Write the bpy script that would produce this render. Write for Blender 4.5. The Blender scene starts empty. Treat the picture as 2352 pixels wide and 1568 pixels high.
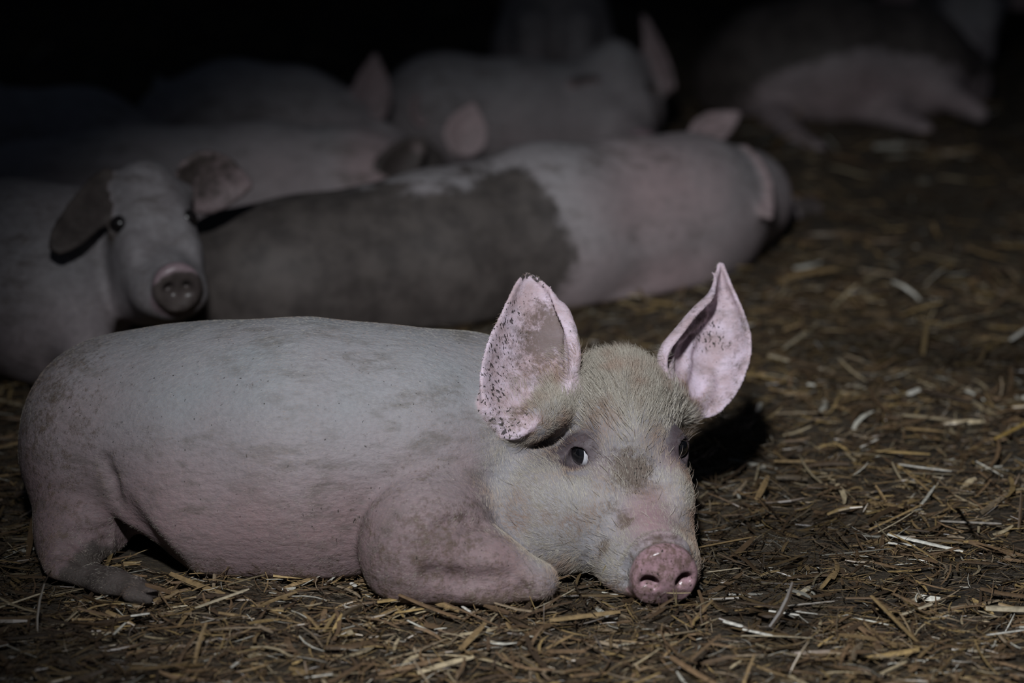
import bpy, math, random
import numpy as np
from mathutils import Vector, Matrix
from mathutils.kdtree import KDTree

random.seed(7); RNG = np.random.default_rng(11)
SC = bpy.context.scene
COL = SC.collection

# ------------------------------------------------------------------ camera, light, exposure
FPX = 5553.0                       # 85 mm on a 36 mm sensor, 2352 px wide
PITCH = math.radians(17.3); CAMH = 1.26
ST, CT = math.sin(PITCH), math.cos(PITCH)
cd = bpy.data.cameras.new('camera'); cam = bpy.data.objects.new('camera', cd); COL.objects.link(cam)
cam.location = (0, 0, CAMH); cam.rotation_euler = (math.pi/2 - PITCH, 0, 0)
cd.lens = 85; cd.sensor_width = 36; cd.clip_start = 0.05; cd.clip_end = 60
cd.dof.use_dof = True; cd.dof.focus_distance = 3.24; cd.dof.aperture_fstop = 2.0
SC.camera = cam
SC.view_settings.view_transform = 'Standard'; SC.view_settings.look = 'None'
SC.view_settings.exposure = 0.0; SC.view_settings.gamma = 1.0
try: SC.view_settings.use_curve_mapping = False
except Exception: pass

w = bpy.data.worlds.new('barn_dark'); SC.world = w; w.use_nodes = True
w.node_tree.nodes['Background'].inputs[0].default_value = (0.55, 0.7, 1.0, 1)
w.node_tree.nodes['Background'].inputs[1].default_value = 0.013

def aim(o, target):
    o.rotation_euler = (Vector(target) - o.location).to_track_quat('-Z', 'Y').to_euler()
ld = bpy.data.lights.new('torch_beam', 'SPOT'); lamp = bpy.data.objects.new('torch_beam', ld); COL.objects.link(lamp)
lamp.location = (-0.20, 0.95, 2.15); ld.energy = 375; ld.shadow_soft_size = 0.10; ld.color = (0.95, 0.97, 1.01)
ld.spot_size = math.radians(50); ld.spot_blend = 1.0
aim(lamp, (0.36, 3.2, 0.10))

# ------------------------------------------------------------------ small helpers
def at(px, py, d):
    """world point seen at photo pixel (px,py) at axial distance d from the camera"""
    a = (px - 1176) / FPX * d; b = (784 - py) / FPX * d
    return np.array([a, d*CT + b*ST, CAMH - d*ST + b*CT])
def ground(px, py, z=0.0):
    b = (784 - py) / FPX
    d = (CAMH - z) / (ST - b*CT)
    return at(px, py, d)
def nrm(v):
    v = np.asarray(v, float); return v / np.linalg.norm(v)

def hash3(ix, iy, iz, seed):
    h = (ix*374761393 + iy*668265263 + iz*2147483647 + seed*1274126177) & 0xffffffff
    h = ((h ^ (h >> 13)) * 1274126177) & 0xffffffff
    return ((h ^ (h >> 16)) & 0xffff) / 65535.0
def vnoise(P, scale, seed=0):
    """smooth value noise in 0..1 at points P (N,3)"""
    Q = np.asarray(P, float) * scale; I = np.floor(Q).astype(np.int64); f = Q - I; f = f*f*(3 - 2*f)
    r = 0
    for dx in (0, 1):
        for dy in (0, 1):
            for dz in (0, 1):
                wt = (f[:, 0] if dx else 1-f[:, 0]) * (f[:, 1] if dy else 1-f[:, 1]) * (f[:, 2] if dz else 1-f[:, 2])
                r = r + wt * hash3(I[:, 0]+dx, I[:, 1]+dy, I[:, 2]+dz, seed)
    return r
def fbm(P, scale, seed=0, oct=3):
    s = 0; a = 1; t = 0
    for o in range(oct):
        s = s + a*vnoise(P, scale*2**o, seed+o); t += a; a *= .5
    return s/t
def sstep(a, b, x):
    t = np.clip((x-a)/(b-a), 0, 1); return t*t*(3-2*t)

# ------------------------------------------------------------------ signed distance shapes
def smin(a, b, k):
    if k <= 0: return np.minimum(a, b)
    h = np.maximum(k - np.abs(a-b), 0)/k
    return np.minimum(a, b) - h*h*k*0.25
def smax(a, b, k): return -smin(-a, -b, k)
def cone(a, b, r1, r2):
    a = np.asarray(a, float); b = np.asarray(b, float)
    ba = b-a; l2 = ba@ba; rr = r1-r2; a2 = l2-rr*rr; il2 = 1/l2
    def f(P):
        pa = P-a; y = pa@ba; z = y-l2
        q = pa*l2 - y[:, None]*ba; x2 = np.einsum('ij,ij->i', q, q)
        y2 = y*y*l2; z2 = z*z*l2
        k = np.sign(rr)*rr*rr*x2
        o = (np.sqrt(np.maximum(x2*a2*il2, 0)) + y*rr)*il2 - r1
        m1 = np.sign(z)*a2*z2 > k
        m2 = np.sign(y)*a2*y2 < k
        return np.where(m1, np.sqrt(x2+z2)*il2 - r2, np.where(m2, np.sqrt(x2+y2)*il2 - r1, o))
    return f
def ball(c, r):
    c = np.asarray(c, float)
    return lambda P: np.linalg.norm(P-c, axis=1) - r
def ell(c, r, R=None):
    """ellipsoid, R rows = its axes"""
    c = np.asarray(c, float); r = np.asarray(r, float)
    R = np.eye(3) if R is None else np.asarray(R, float)
    def f(P):
        q = (P-c)@R.T
        k0 = np.linalg.norm(q/r, axis=1); k1 = np.linalg.norm(q/(r*r), axis=1)
        return k0*(k0-1)/np.maximum(k1, 1e-9)
    return f
def disc(c, ax, rad, half, rnd):
    c = np.asarray(c, float); ax = nrm(ax)
    def f(P):
        q = P-c; h = q@ax; x = np.sqrt(np.maximum(np.einsum('ij,ij->i', q, q)-h*h, 0))
        dx = x-(rad-rnd); dy = np.abs(h)-(half-rnd)
        return np.minimum(np.maximum(dx, dy), 0) + np.sqrt(np.maximum(dx, 0)**2+np.maximum(dy, 0)**2) - rnd
    return f
def ring(c, ax, rad, r):
    c = np.asarray(c, float); ax = nrm(ax)
    def f(P):
        q = P-c; h = q@ax; x = np.sqrt(np.maximum(np.einsum('ij,ij->i', q, q)-h*h, 0))
        return np.sqrt((x-rad)**2+h*h) - r
    return f
class Sheet:
    """curved thin sheet through a net of control points (rows x cols x 3)"""
    def __init__(s, net, half=0.0034, n=46, m=34, rim=0.0):
        net = np.asarray(net, float)
        def cr(A, k):                       # catmull-rom along axis 0
            L = len(A); t = np.linspace(0, L-1, k); i = np.minimum(t.astype(int), L-2); u = (t-i)
            sh = (k,)+(1,)*(A.ndim-1); u = u.reshape(sh)
            g = lambda j: A[np.clip(j, 0, L-1)]
            p0, p1, p2, p3 = g(i-1), g(i), g(i+1), g(i+2)
            return .5*(2*p1+(p2-p0)*u+(2*p0-5*p1+4*p2-p3)*u*u+(3*p1-p0-3*p2+p3)*u**3)
        A = cr(net, n); A = np.swapaxes(cr(np.swapaxes(A, 0, 1), m), 0, 1)
        s.pts = A.reshape(-1, 3)
        U, V = np.meshgrid(np.linspace(0, 1, n), np.linspace(0, 1, m), indexing='ij')
        s.uv = np.stack([U.ravel(), V.ravel()], 1)
        s.kd = KDTree(len(s.pts))
        for i, p in enumerate(s.pts): s.kd.insert(p, i)
        s.kd.balance(); s.half = half; s.rim = rim
        gu = np.gradient(A, axis=0); gv = np.gradient(A, axis=1); nn = np.cross(gu, gv)
        nn /= np.maximum(np.linalg.norm(nn, axis=2, keepdims=True), 1e-12)
        s.nor = nn.reshape(-1, 3)
        s.lo = s.pts.min(0)-.05; s.hi = s.pts.max(0)+.05
    def near(s, P):
        m = np.all((P > s.lo) & (P < s.hi), axis=1)
        ix = np.nonzero(m)[0]; d = np.full(len(P), 1.0); id_ = np.zeros(len(P), int)
        f = s.kd.find
        for i in ix:
            _, j, dd = f(P[i]); d[i] = dd; id_[i] = j
        # squash towards the sheet: distance along the sheet normal where inside it
        if len(ix):
            q = P[ix]-s.pts[id_[ix]]; h = np.abs(np.einsum('ij,ij->i', q, s.nor[id_[ix]]))
            inner = (d[ix] < .012) & (np.abs(s.uv[id_[ix], 1]-.5) < .47) & (s.uv[id_[ix], 0] < .97)
            d[ix] = np.where(inner, np.maximum(h, 0), d[ix])
        return d, id_, m
    def __call__(s, P):
        d, i, m = s.near(P)
        e = np.abs(s.uv[i, 1]-.5)*2
        return d - s.half - s.rim*sstep(.75, 1, e)

def smooth_body(ops, P):
    d = np.full(len(P), 9.0)
    for op in ops:
        kind, f, k = op
        v = f(P)
        if kind == '+': d = smin(d, v, k)
        elif kind == '-': d = smax(d, -v, k)
        elif kind == '&': d = smax(d, v, k)
    return d
def polygonise(ops, lo, hi, h, coarse=4):
    lo = np.asarray(lo, float); hi = np.asarray(hi, float)
    n = (np.ceil((hi-lo)/(h*coarse)).astype(int)+1)
    H = h*coarse
    ax = [lo[i]+H*(np.arange(n[i])+.5-.5/coarse) for i in range(3)]
    G = np.stack(np.meshgrid(*ax, indexing='ij'), -1).reshape(-1, 3)
    C = smooth_body(ops, G).reshape(n)
    V = np.repeat(np.repeat(np.repeat(C, coarse, 0), coarse, 1), coarse, 2).astype(np.float32)
    m = np.abs(V) < H*1.15
    I = np.nonzero(m)
    P = np.stack([lo[k]+h*I[k] for k in range(3)], 1)
    V[I] = smooth_body(ops, P)
    S = V < 0
    N = V.shape
    c = np.zeros([s-1 for s in N], np.int8)
    for a in (0, 1):
        for b in (0, 1):
            for e in (0, 1):
                c += S[a:N[0]-1+a, b:N[1]-1+b, e:N[2]-1+e]
    act = np.nonzero((c > 0) & (c < 8)); A = np.stack(act, 1)
    idx = np.full(c.shape, -1, np.int32); idx[act] = np.arange(len(A))
    acc = np.zeros((len(A), 3)); cnt = np.zeros(len(A))
    cor = [(a, b, e) for a in (0, 1) for b in (0, 1) for e in (0, 1)]
    cv = {q: V[A[:, 0]+q[0], A[:, 1]+q[1], A[:, 2]+q[2]].astype(float) for q in cor}
    for q in cor:
        for ax_ in range(3):
            if q[ax_] == 0:
                r = list(q); r[ax_] = 1; r = tuple(r)
                v0, v1 = cv[q], cv[r]; x = (v0 < 0) != (v1 < 0)
                t = np.where(x, v0/np.where(x, v0-v1, 1), 0)
                p = np.tile(np.array(q, float), (len(A), 1)); p[:, ax_] += t
                acc[x] += p[x]; cnt[x] += 1
    vert = lo + h*(A + acc/cnt[:, None])
    quads = []
    for ax_ in range(3):
        o1, o2 = [(1, 2), (2, 0), (0, 1)][ax_]
        s0 = [slice(None)]*3; s1 = [slice(None)]*3
        s0[ax_] = slice(0, -1); s1[ax_] = slice(1, None)
        ch = S[tuple(s0)] != S[tuple(s1)]
        E = np.stack(np.nonzero(ch), 1)
        ok = (E[:, o1] > 0) & (E[:, o2] > 0) & (E[:, o1] < c.shape[o1]) & (E[:, o2] < c.shape[o2]) & (E[:, ax_] < c.shape[ax_])
        E = E[ok]
        def ci(d1, d2):
            q = E.copy(); q[:, o1] -= d1; q[:, o2] -= d2
            return idx[q[:, 0], q[:, 1], q[:, 2]]
        Q = np.stack([ci(1, 1), ci(0, 1), ci(0, 0), ci(1, 0)], 1)
        ins = S[E[:, 0], E[:, 1], E[:, 2]]
        Q = np.where(ins[:, None], Q, Q[:, ::-1])
        quads.append(Q[(Q >= 0).all(1)])
    return vert, np.concatenate(quads)
def relax(v, q, it=1, lam=.5):
    for _ in range(it):
        s = np.zeros_like(v); n = np.zeros(len(v))
        for a in range(4):
            for b in ((a+1) % 4, (a-1) % 4):
                for k in range(3): s[:, k] += np.bincount(q[:, a], v[q[:, b], k], len(v))
                n += np.bincount(q[:, a], minlength=len(v))
        v = v + lam*(s/np.maximum(n, 1)[:, None]-v)
    return v

# ------------------------------------------------------------------ mesh / object helpers
def mesh_np(name, v, faces, mat, smooth=True):
    me = bpy.data.meshes.new(name)
    v = np.asarray(v, np.float32); q = np.asarray(faces, np.int32); k = q.shape[1]
    me.vertices.add(len(v)); me.vertices.foreach_set('co', v.ravel())
    me.loops.add(q.size); me.loops.foreach_set('vertex_index', q.ravel())
    me.polygons.add(len(q))
    me.polygons.foreach_set('loop_start', np.arange(0, q.size, k, dtype=np.int32))
    me.polygons.foreach_set('use_smooth', np.full(len(q), smooth, bool))
    me.update(calc_edges=True); me.validate()
    if mat: me.materials.append(mat)
    return me
def fattr(me, name, val):
    a = me.attributes.new(name, 'FLOAT', 'POINT'); a.data.foreach_set('value', np.asarray(val, np.float32))
def link(name, data, parent=None):
    o = bpy.data.objects.new(name, data); COL.objects.link(o)
    if parent is not None: o.parent = parent
    return o
def thing(name, label, cat, loc=(0, 0, 0), group=None):
    o = bpy.data.objects.new(name, None); COL.objects.link(o); o.location = loc; o.empty_display_size = .1
    tag(o, label, cat, group); return o
def tag(o, label, cat, group=None, kind=None):
    o['label'] = label; o['category'] = cat
    if group: o['group'] = group
    if kind: o['kind'] = kind

# ------------------------------------------------------------------ materials
def newmat(name):
    m = bpy.data.materials.new(name); m.use_nodes = True; nt = m.node_tree
    return m, nt, nt.nodes['Principled BSDF']
def nd(nt, t, **kw):
    n = nt.nodes.new(t)
    for k, v in kw.items(): setattr(n, k, v)
    return n
def mixc(nt, fac, a, b):
    n = nd(nt, 'ShaderNodeMix', data_type='RGBA')
    for s, v in ((0, fac), (6, a), (7, b)):
        if hasattr(v, 'links'): nt.links.new(v, n.inputs[s])
        else: n.inputs[s].default_value = v if s == 0 else (*v, 1)
    return n.outputs[2]
def math_(nt, op, a, b=None, c=None, clamp=False):
    n = nd(nt, 'ShaderNodeMath', operation=op, use_clamp=clamp)
    for s, v in enumerate((a, b, c)):
        if v is None: continue
        if hasattr(v, 'links'): nt.links.new(v, n.inputs[s])
        else: n.inputs[s].default_value = v
    return n.outputs[0]
def maprange(nt, v, a, b, c=0.0, d=1.0):
    n = nd(nt, 'ShaderNodeMapRange', interpolation_type='SMOOTHSTEP')
    nt.links.new(v, n.inputs[0])
    for i, x in zip((1, 2, 3, 4), (a, b, c, d)): n.inputs[i].default_value = x
    return n.outputs[0]
def noise(nt, vec, scale, detail=3, rough=.55):
    n = nd(nt, 'ShaderNodeTexNoise'); n.inputs['Scale'].default_value = scale
    n.inputs['Detail'].default_value = detail; n.inputs['Roughness'].default_value = rough
    nt.links.new(vec, n.inputs['Vector']); return n.outputs[0]
def attr(nt, name):
    n = nd(nt, 'ShaderNodeAttribute', attribute_name=name); return n.outputs['Fac']

def pig_material(name, coat, pink, fine):
    m, nt, b = newmat(name)
    co = nd(nt, 'ShaderNodeTexCoord').outputs['Object']
    n1 = noise(nt, co, 9, 4); n2 = noise(nt, co, 160 if fine else 60, 4, .7); n3 = noise(nt, co, 330, 3, .6)
    pk = math_(nt, 'ADD', attr(nt, 'pink'), math_(nt, 'MULTIPLY_ADD', n1, .5, -.25), clamp=True)
    base = mixc(nt, pk, coat, pink)
    base = mixc(nt, math_(nt, 'MULTIPLY', maprange(nt, n2, .35, .7), .30), base, (coat[0]*.55, coat[1]*.5, coat[2]*.5))
    base = mixc(nt, attr(nt, 'ear'), base, mixc(nt, maprange(nt, noise(nt, co, 26, 4, .6), .3, .7), (.62, .52, .61), (.43, .325, .345)))
    mg = nd(nt, 'ShaderNodeMapping'); mg.inputs['Rotation'].default_value = (0, .5, 0); mg.inputs['Scale'].default_value = (.5, 1, 1.5); nt.links.new(co, mg.inputs[0])
    gr = maprange(nt, noise(nt, mg.outputs[0], 34, 6, .68), .44, .70)
    gb = maprange(nt, noise(nt, co, 6, 3, .5), .30, .68)
    base = mixc(nt, math_(nt, 'MULTIPLY', math_(nt, 'MULTIPLY', gr, gb), .75), base, (.10, .088, .072))
    wet = attr(nt, 'wet')
    base = mixc(nt, math_(nt, 'MULTIPLY', wet, .85), base, (.375, .235, .268))
    # fine brown soiling, painted shade, dark eyelids and dark flecks
    soil = attr(nt, 'soil')
    sm = maprange(nt, math_(nt, 'ADD', math_(nt, 'MULTIPLY_ADD', noise(nt, co, 150, 4, .75), 1.1, -.35), math_(nt, 'ADD', math_(nt, 'MULTIPLY', noise(nt, co, 40, 4, .6), .8), math_(nt, 'MULTIPLY_ADD', soil, .55, -.45))), .32, .72)
    base = mixc(nt, math_(nt, 'MULTIPLY', attr(nt, 'lid_shade'), maprange(nt, noise(nt, co, 60, 4, .65), .25, .65, .70, .96)), base, (.062, .044, .050))
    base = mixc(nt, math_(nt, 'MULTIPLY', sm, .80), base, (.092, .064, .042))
    fl = attr(nt, 'fleck')
    mp = nd(nt, 'ShaderNodeMapping'); mp.inputs['Scale'].default_value = (1, 1, .55); nt.links.new(co, mp.inputs[0])
    fn = noise(nt, mp.outputs[0], 260, 2, .5)
    thr = math_(nt, 'SUBTRACT', .80, math_(nt, 'MULTIPLY', fl, .26))
    fm = math_(nt, 'GREATER_THAN', fn, thr)
    base = mixc(nt, math_(nt, 'MULTIPLY', fm, .9), base, (.022, .018, .015))
    mud = attr(nt, 'mud')
    mm = maprange(nt, math_(nt, 'ADD', mud, math_(nt, 'MULTIPLY_ADD', noise(nt, co, 14, 5, .65), .7, -.35)), .42, .58)
    mcol = mixc(nt, maprange(nt, noise(nt, co, 22, 4, .6), .3, .7), (.035, .029, .025), (.085, .072, .064))
    base = mixc(nt, math_(nt, 'MULTIPLY', mm, .92), base, mcol)
    nt.links.new(base, b.inputs['Base Color'])
    rg = math_(nt, 'SUBTRACT', .62, math_(nt, 'MULTIPLY', wet, .42))
    nt.links.new(rg, b.inputs['Roughness'])
    b.inputs['Specular IOR Level'].default_value = .3
    b.inputs['Subsurface Weight'].default_value = .12 if fine else 0
    b.inputs['Subsurface Radius'].default_value = (.012, .004, .003); b.inputs['Subsurface Scale'].default_value = .6
    if fine:
        mp2 = nd(nt, 'ShaderNodeMapping'); mp2.inputs['Scale'].default_value = (.45, 1, 1); nt.links.new(co, mp2.inputs[0])
        wr = noise(nt, mp2.outputs[0], 95, 5, .65)
        bu = nd(nt, 'ShaderNodeBump'); nt.links.new(math_(nt, 'MULTIPLY_ADD', wet, -.42, .5), bu.inputs['Strength']); bu.inputs['Distance'].default_value = .006
        hh = math_(nt, 'ADD', wr, math_(nt, 'MULTIPLY', math_(nt, 'ADD', sm, fm), .35))
        nt.links.new(hh, bu.inputs['Height']); nt.links.new(bu.outputs[0], b.inputs['Normal'])
    return m
COAT = (.37, .375, .385); PINK = (.39, .295, .30)
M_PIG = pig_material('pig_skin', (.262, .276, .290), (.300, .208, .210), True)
M_PIGFAR = pig_material('pig_skin_far', COAT, PINK, False)

def eye_material():
    m, nt, b = newmat('eye')
    co = nd(nt, 'ShaderNodeTexCoord').outputs['Object']
    sx = nd(nt, 'ShaderNodeSeparateXYZ'); nt.links.new(co, sx.inputs[0])
    z = sx.outputs[2]                                   # iris axis is local +Z, unit sphere
    c = mixc(nt, maprange(nt, z, .46, .52), (.62, .62, .66), (.010, .010, .012))
    c = mixc(nt, maprange(nt, z, .76, .80), c, (.004, .004, .005))
    nt.links.new(c, b.inputs['Base Color']); b.inputs['Roughness'].default_value = .06
    b.inputs['Coat Weight'].default_value = 1; b.inputs['Coat Roughness'].default_value = .02
    return m
M_EYE = eye_material()
M_EYEDARK, _nt, _b = newmat('dark_eye'); _b.inputs['Base Color'].default_value = (.012, .010, .010, 1); _b.inputs['Roughness'].default_value = .25
def hair_material(name, c1, c2):
    m, nt, b = newmat(name)
    hi = nd(nt, 'ShaderNodeHairInfo')
    c = mixc(nt, hi.outputs['Random'], c1, c2)
    co = nd(nt, 'ShaderNodeTexCoord').outputs['Object']
    c = mixc(nt, maprange(nt, noise(nt, co, 13, 3, .6), .42, .68), c, tuple(a*b for a, b in zip(c2, (1.1, .86, .80))))
    nt.links.new(c, b.inputs['Base Color']); b.inputs['Roughness'].default_value = .45
    b.inputs['Specular IOR Level'].default_value = .4
    return m
M_HAIR = hair_material('pale_bristle', (.58, .545, .47), (.33, .29, .235))
M_COARSE = hair_material('coarse_bristle', (.66, .62, .54), (.16, .13, .10))
M_LASH = hair_material('dark_lash', (.05, .04, .035), (.20, .16, .13))
def straw_material(name='straw'):
    m, nt, b = newmat(name)
    a = nd(nt, 'ShaderNodeAttribute', attribute_name='tint')
    co = nd(nt, 'ShaderNodeTexCoord').outputs['Object']
    n = noise(nt, co, 140, 4, .6)
    c = mixc(nt, maprange(nt, n, .3, .72), a.outputs['Color'], (.03, .022, .013))
    n.node.inputs['Detail'].default_value = 4
    mx = mixc(nt, .45, a.outputs['Color'], c)
    nt.links.new(mx, b.inputs['Base Color']); b.inputs['Roughness'].default_value = .38
    b.inputs['Specular IOR Level'].default_value = .45
    return m
M_STRAW = straw_material()

def floor_material():
    m, nt, b = newmat('soiled_bedding')
    co = nd(nt, 'ShaderNodeTexCoord').outputs['Object']
    tot = None
    for i, ang in enumerate((12, 63, -48, 105)):
        mp = nd(nt, 'ShaderNodeMapping'); mp.inputs['Rotation'].default_value = (0, 0, math.radians(ang)); mp.inputs['Scale'].default_value = (1, 7, 1)
        nt.links.new(co, mp.inputs[0])
        v = maprange(nt, noise(nt, mp.outputs[0], 42+9*i, 3, .6), .5, .72)
        tot = v if tot is None else math_(nt, 'MAXIMUM', tot, v)
    big = noise(nt, co, 2.2, 4, .6)
    dark = mixc(nt, maprange(nt, big, .35, .65), (.018, .013, .008), (.05, .036, .02))
    c = mixc(nt, math_(nt, 'MULTIPLY', tot, .6), dark, (.15, .105, .05))
    nt.links.new(c, b.inputs['Base Color']); b.inputs['Roughness'].default_value = .7
    bu = nd(nt, 'ShaderNodeBump'); bu.inputs['Strength'].default_value = .8; bu.inputs['Distance'].default_value = .012
    nt.links.new(tot, bu.inputs['Height']); nt.links.new(bu.outputs[0], b.inputs['Normal'])
    return m
def board_material():
    m, nt, b = newmat('dark_boards')
    co = nd(nt, 'ShaderNodeTexCoord').outputs['Object']
    mp = nd(nt, 'ShaderNodeMapping'); mp.inputs['Scale'].default_value = (1, 1, 12); nt.links.new(co, mp.inputs[0])
    c = mixc(nt, noise(nt, mp.outputs[0], 3, 4), (.02, .018, .016), (.05, .045, .04))
    nt.links.new(c, b.inputs['Base Color']); b.inputs['Roughness'].default_value = .8
    return m

# ------------------------------------------------------------------ the setting
def floor_h(x, y):
    P = np.stack([x, y, np.zeros_like(x)], 1)
    return -.022 + .024*fbm(P, 3.2, 3) + .012*vnoise(P, 11, 5)
def build_floor():
    xs = np.concatenate([np.arange(-6, -1.6, .12), np.arange(-1.6, 2.0, .02), np.arange(2.0, 6.01, .12)])
    ys = np.concatenate([np.arange(1.2, 5.2, .02), np.arange(5.2, 11.6, .08)])
    X, Y = np.meshgrid(xs, ys, indexing='ij'); Z = floor_h(X.ravel(), Y.ravel())
    v = np.stack([X.ravel(), Y.ravel(), Z], 1)
    n, m_ = len(xs), len(ys); I = np.arange(n*m_).reshape(n, m_)
    q = np.stack([I[:-1, :-1].ravel(), I[1:, :-1].ravel(), I[1:, 1:].ravel(), I[:-1, 1:].ravel()], 1)
    o = link('floor', mesh_np('floor', v, q, floor_material())); o['kind'] = 'structure'
    return o
build_floor()
def box(lo, hi, mat, name):
    x0, y0, z0 = lo; x1, y1, z1 = hi
    v = [(x0, y0, z0), (x1, y0, z0), (x1, y1, z0), (x0, y1, z0), (x0, y0, z1), (x1, y0, z1), (x1, y1, z1), (x0, y1, z1)]
    q = [(0, 3, 2, 1), (4, 5, 6, 7), (0, 1, 5, 4), (1, 2, 6, 5), (2, 3, 7, 6), (3, 0, 4, 7)]
    return link(name, mesh_np(name, v, q, mat, False))
wb = box((-6, 11.5, -.05), (6, 11.6, 3.2), board_material(), 'wall_back'); wb['kind'] = 'structure'

# ------------------------------------------------------------------ pigs
class Frame:
    """head frame: origin at the middle of the nose disc, f forward, s to the pig's left, u up"""
    def __init__(s, o, yaw, down, roll=0, k=1.0):
        # yaw: 0 = looking straight towards -Y, positive = towards +X
        y, d, r = (math.radians(a) for a in (yaw, down, roll))
        s.o = np.asarray(o, float); s.k = k
        h = np.array([math.sin(y), -math.cos(y), 0]); S = np.array([math.cos(y), math.sin(y), 0]); Z = np.array([0, 0, 1.])
        F = h*math.cos(d) - Z*math.sin(d); U = Z*math.cos(d) + h*math.sin(d)
        s.S = S*math.cos(r) + U*math.sin(r); s.U = U*math.cos(r) - S*math.sin(r); s.F = F
        s.R = np.stack([s.F, s.S, s.U])
    def __call__(s, f, l, u): return s.o + s.k*(f*s.F + l*s.S + u*s.U)
    def local(s, P): return ((P - s.o)@s.R.T)/s.k
EYE_P = (-.210, .0610, .067); EYE_R = .0178
def eye_dir(fr, sd): return nrm(.72*fr.F + sd*.66*fr.S + .12*fr.U)
def head_ops(fr, fine=False):
    k = fr.k; g = fr; ops = []
    E = lambda f, l, u, rf, rl, ru, kk: ops.append(('+', ell(g(f, l, u), (rf*k, rl*k, ru*k), g.R), kk*k))
    E(-.285, 0, .072, .080, .073, .090, .0)                    # cranium
    E(-.237, 0, .052, .072, .064, .060, .04)                   # forehead
    ops.append(('+', cone(g(-.03, 0, .000), g(-.175, 0, -.006), .0400*k, .053*k), .04*k))   # snout
    for sd in (1, -1):
        ops.append(('+', ball(g(-.216, sd*.046, .062), .0275*k), .022*k))      # brow and orbit
        E(-.215, sd*.042, -.035, .090, .044, .058, .03)        # cheek
        E(-.100, sd*.026, -.016, .055, .028, .034, .02)        # upper lip
        ops.append(('+', cone(g(-.275, sd*.035, .075), g(-.295, sd*.070, .092), .042*k, .022*k), .02*k))  # ear root
        E(-.180, sd*.048, .016, .070, .031, .046, .03)         # cheekbone under the eye
        E(-.095, sd*.036, -.034, .062, .032, .034, .03)        # flews
        E(-.075, sd*.024, -.030, .055, .028, .031, .02)        # lip beside the disc
        ops.append(('+', cone(g(-.060, sd*.012, -.040), g(-.20, sd*.032, -.070), .027*k, .050*k), .02*k))
    ops.append(('+', cone(g(-.050, 0, -.036), g(-.21, 0, -.070), .028*k, .056*k), .02*k))  # jaw
    E(-.285, 0, -.055, .085, .090, .080, .04)                  # jowl
    ops.append(('+', disc(g(-.012, 0, 0), nrm(fr.F+.10*fr.U), .0440*k, .012*k, .008*k), .008*k))
    if fine:
        ops.append(('+', ring(g(-.044, 0, .003), fr.F, .0385*k, .0065*k), .006*k)); ops.append(('-', ring(g(-.0305, 0, .002), fr.F, .0455*k, .0030*k), .005*k))   # groove behind the disc
        for sd in (1, -1):
            c = g(.0035, sd*.0220, .001)
            ops.append(('-', ell(c - .003*fr.F, (.017*k, .0125*k, .0100*k), fr.R), .004*k))
            ops.append(('+', ball(g(-.0072, sd*.0235, -.0115), .0112*k), .004*k))
            e = g(*[EYE_P[0], sd*EYE_P[1], EYE_P[2]]); d = eye_dir(fr, sd)
            up = nrm(fr.U-(fr.U@d)*d); si = np.cross(up, d)
            R = np.stack([d, si, up])
            ops.append(('+', ball(e, (EYE_R+.0030)*k), .016*k))
            ops.append(('-', ell(e+d*.022*k-up*.0005*k, (.0235*k, .0162*k, .0150*k), R), .0022*k))
        # mouth line
        for sd in (1, -1):
            pts = [g(-.045, sd*.030, -.036), g(-.085, sd*.046, -.044), g(-.125, sd*.058, -.046), g(-.155, sd*.066, -.038)]
            for a, b in zip(pts[:-1], pts[1:]): ops.append(('-', cone(a, b, .0018, .0018), .005))
    return ops
def add_eyes(parent, fr, r=EYE_R, mat=None):
    for sd in (1, -1):
        n, m_ = 20, 28
        v = [(math.sin(t)*math.cos(p), math.sin(t)*math.sin(p), math.cos(t)*(1.0 + (.10*max(0, (math.cos(t)-.55))/.45))) for t in np.linspace(.001, math.pi-.001, n) for p in np.linspace(0, 2*math.pi, m_, endpoint=False)]
        q = [(i*m_+j, (i+1)*m_+j, (i+1)*m_+(j+1) % m_, i*m_+(j+1) % m_) for i in range(n-1) for j in range(m_)]
        o = link('eye', mesh_np('eye', v, q, mat or M_EYE), parent)
        d = nrm((.14 if sd < 0 else .48)*fr.F + sd*.86*fr.S + .12*fr.U)             # the gaze goes out to the side
        x = nrm(np.cross(fr.U, d)); y = np.cross(d, x)
        M = Matrix([[*(r*fr.k*np.array([x[i], y[i], d[i]])), 0] for i in range(3)]+[[0, 0, 0, 1]])
        pos = fr(EYE_P[0], sd*EYE_P[1], EYE_P[2])
        M.translation = Vector(pos) - parent.location
        o.matrix_local = M
def ear(base, tip, width, nrm_dir, cup=.02, curl=0.0, half=.0066, lean=(0, 0, 0), prof=(.62, .92, 1, .94, .74, .42, .06)):
    """ear sheet from base centre to tip; nrm_dir is where its hollow side faces"""
    base, tip = np.asarray(base, float), np.asarray(tip, float); A = tip-base; L = np.linalg.norm(A); a = A/L
    N = nrm(np.asarray(nrm_dir, float) - (np.asarray(nrm_dir, float)@a)*a); W = np.cross(a, N)
    net = []
    for i, p in enumerate(prof):
        t = i/(len(prof)-1); row = []
        for v in (-1, -.55, 0, .55, 1):
            row.append(base + A*t + W*v*width*.5*p + N*(-cup*(1-v*v)*min(1, p*1.2) + curl*t*t*L) + np.asarray(lean)*t*t)
        net.append(row)
    return Sheet(net, half, 30, 22)

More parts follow.
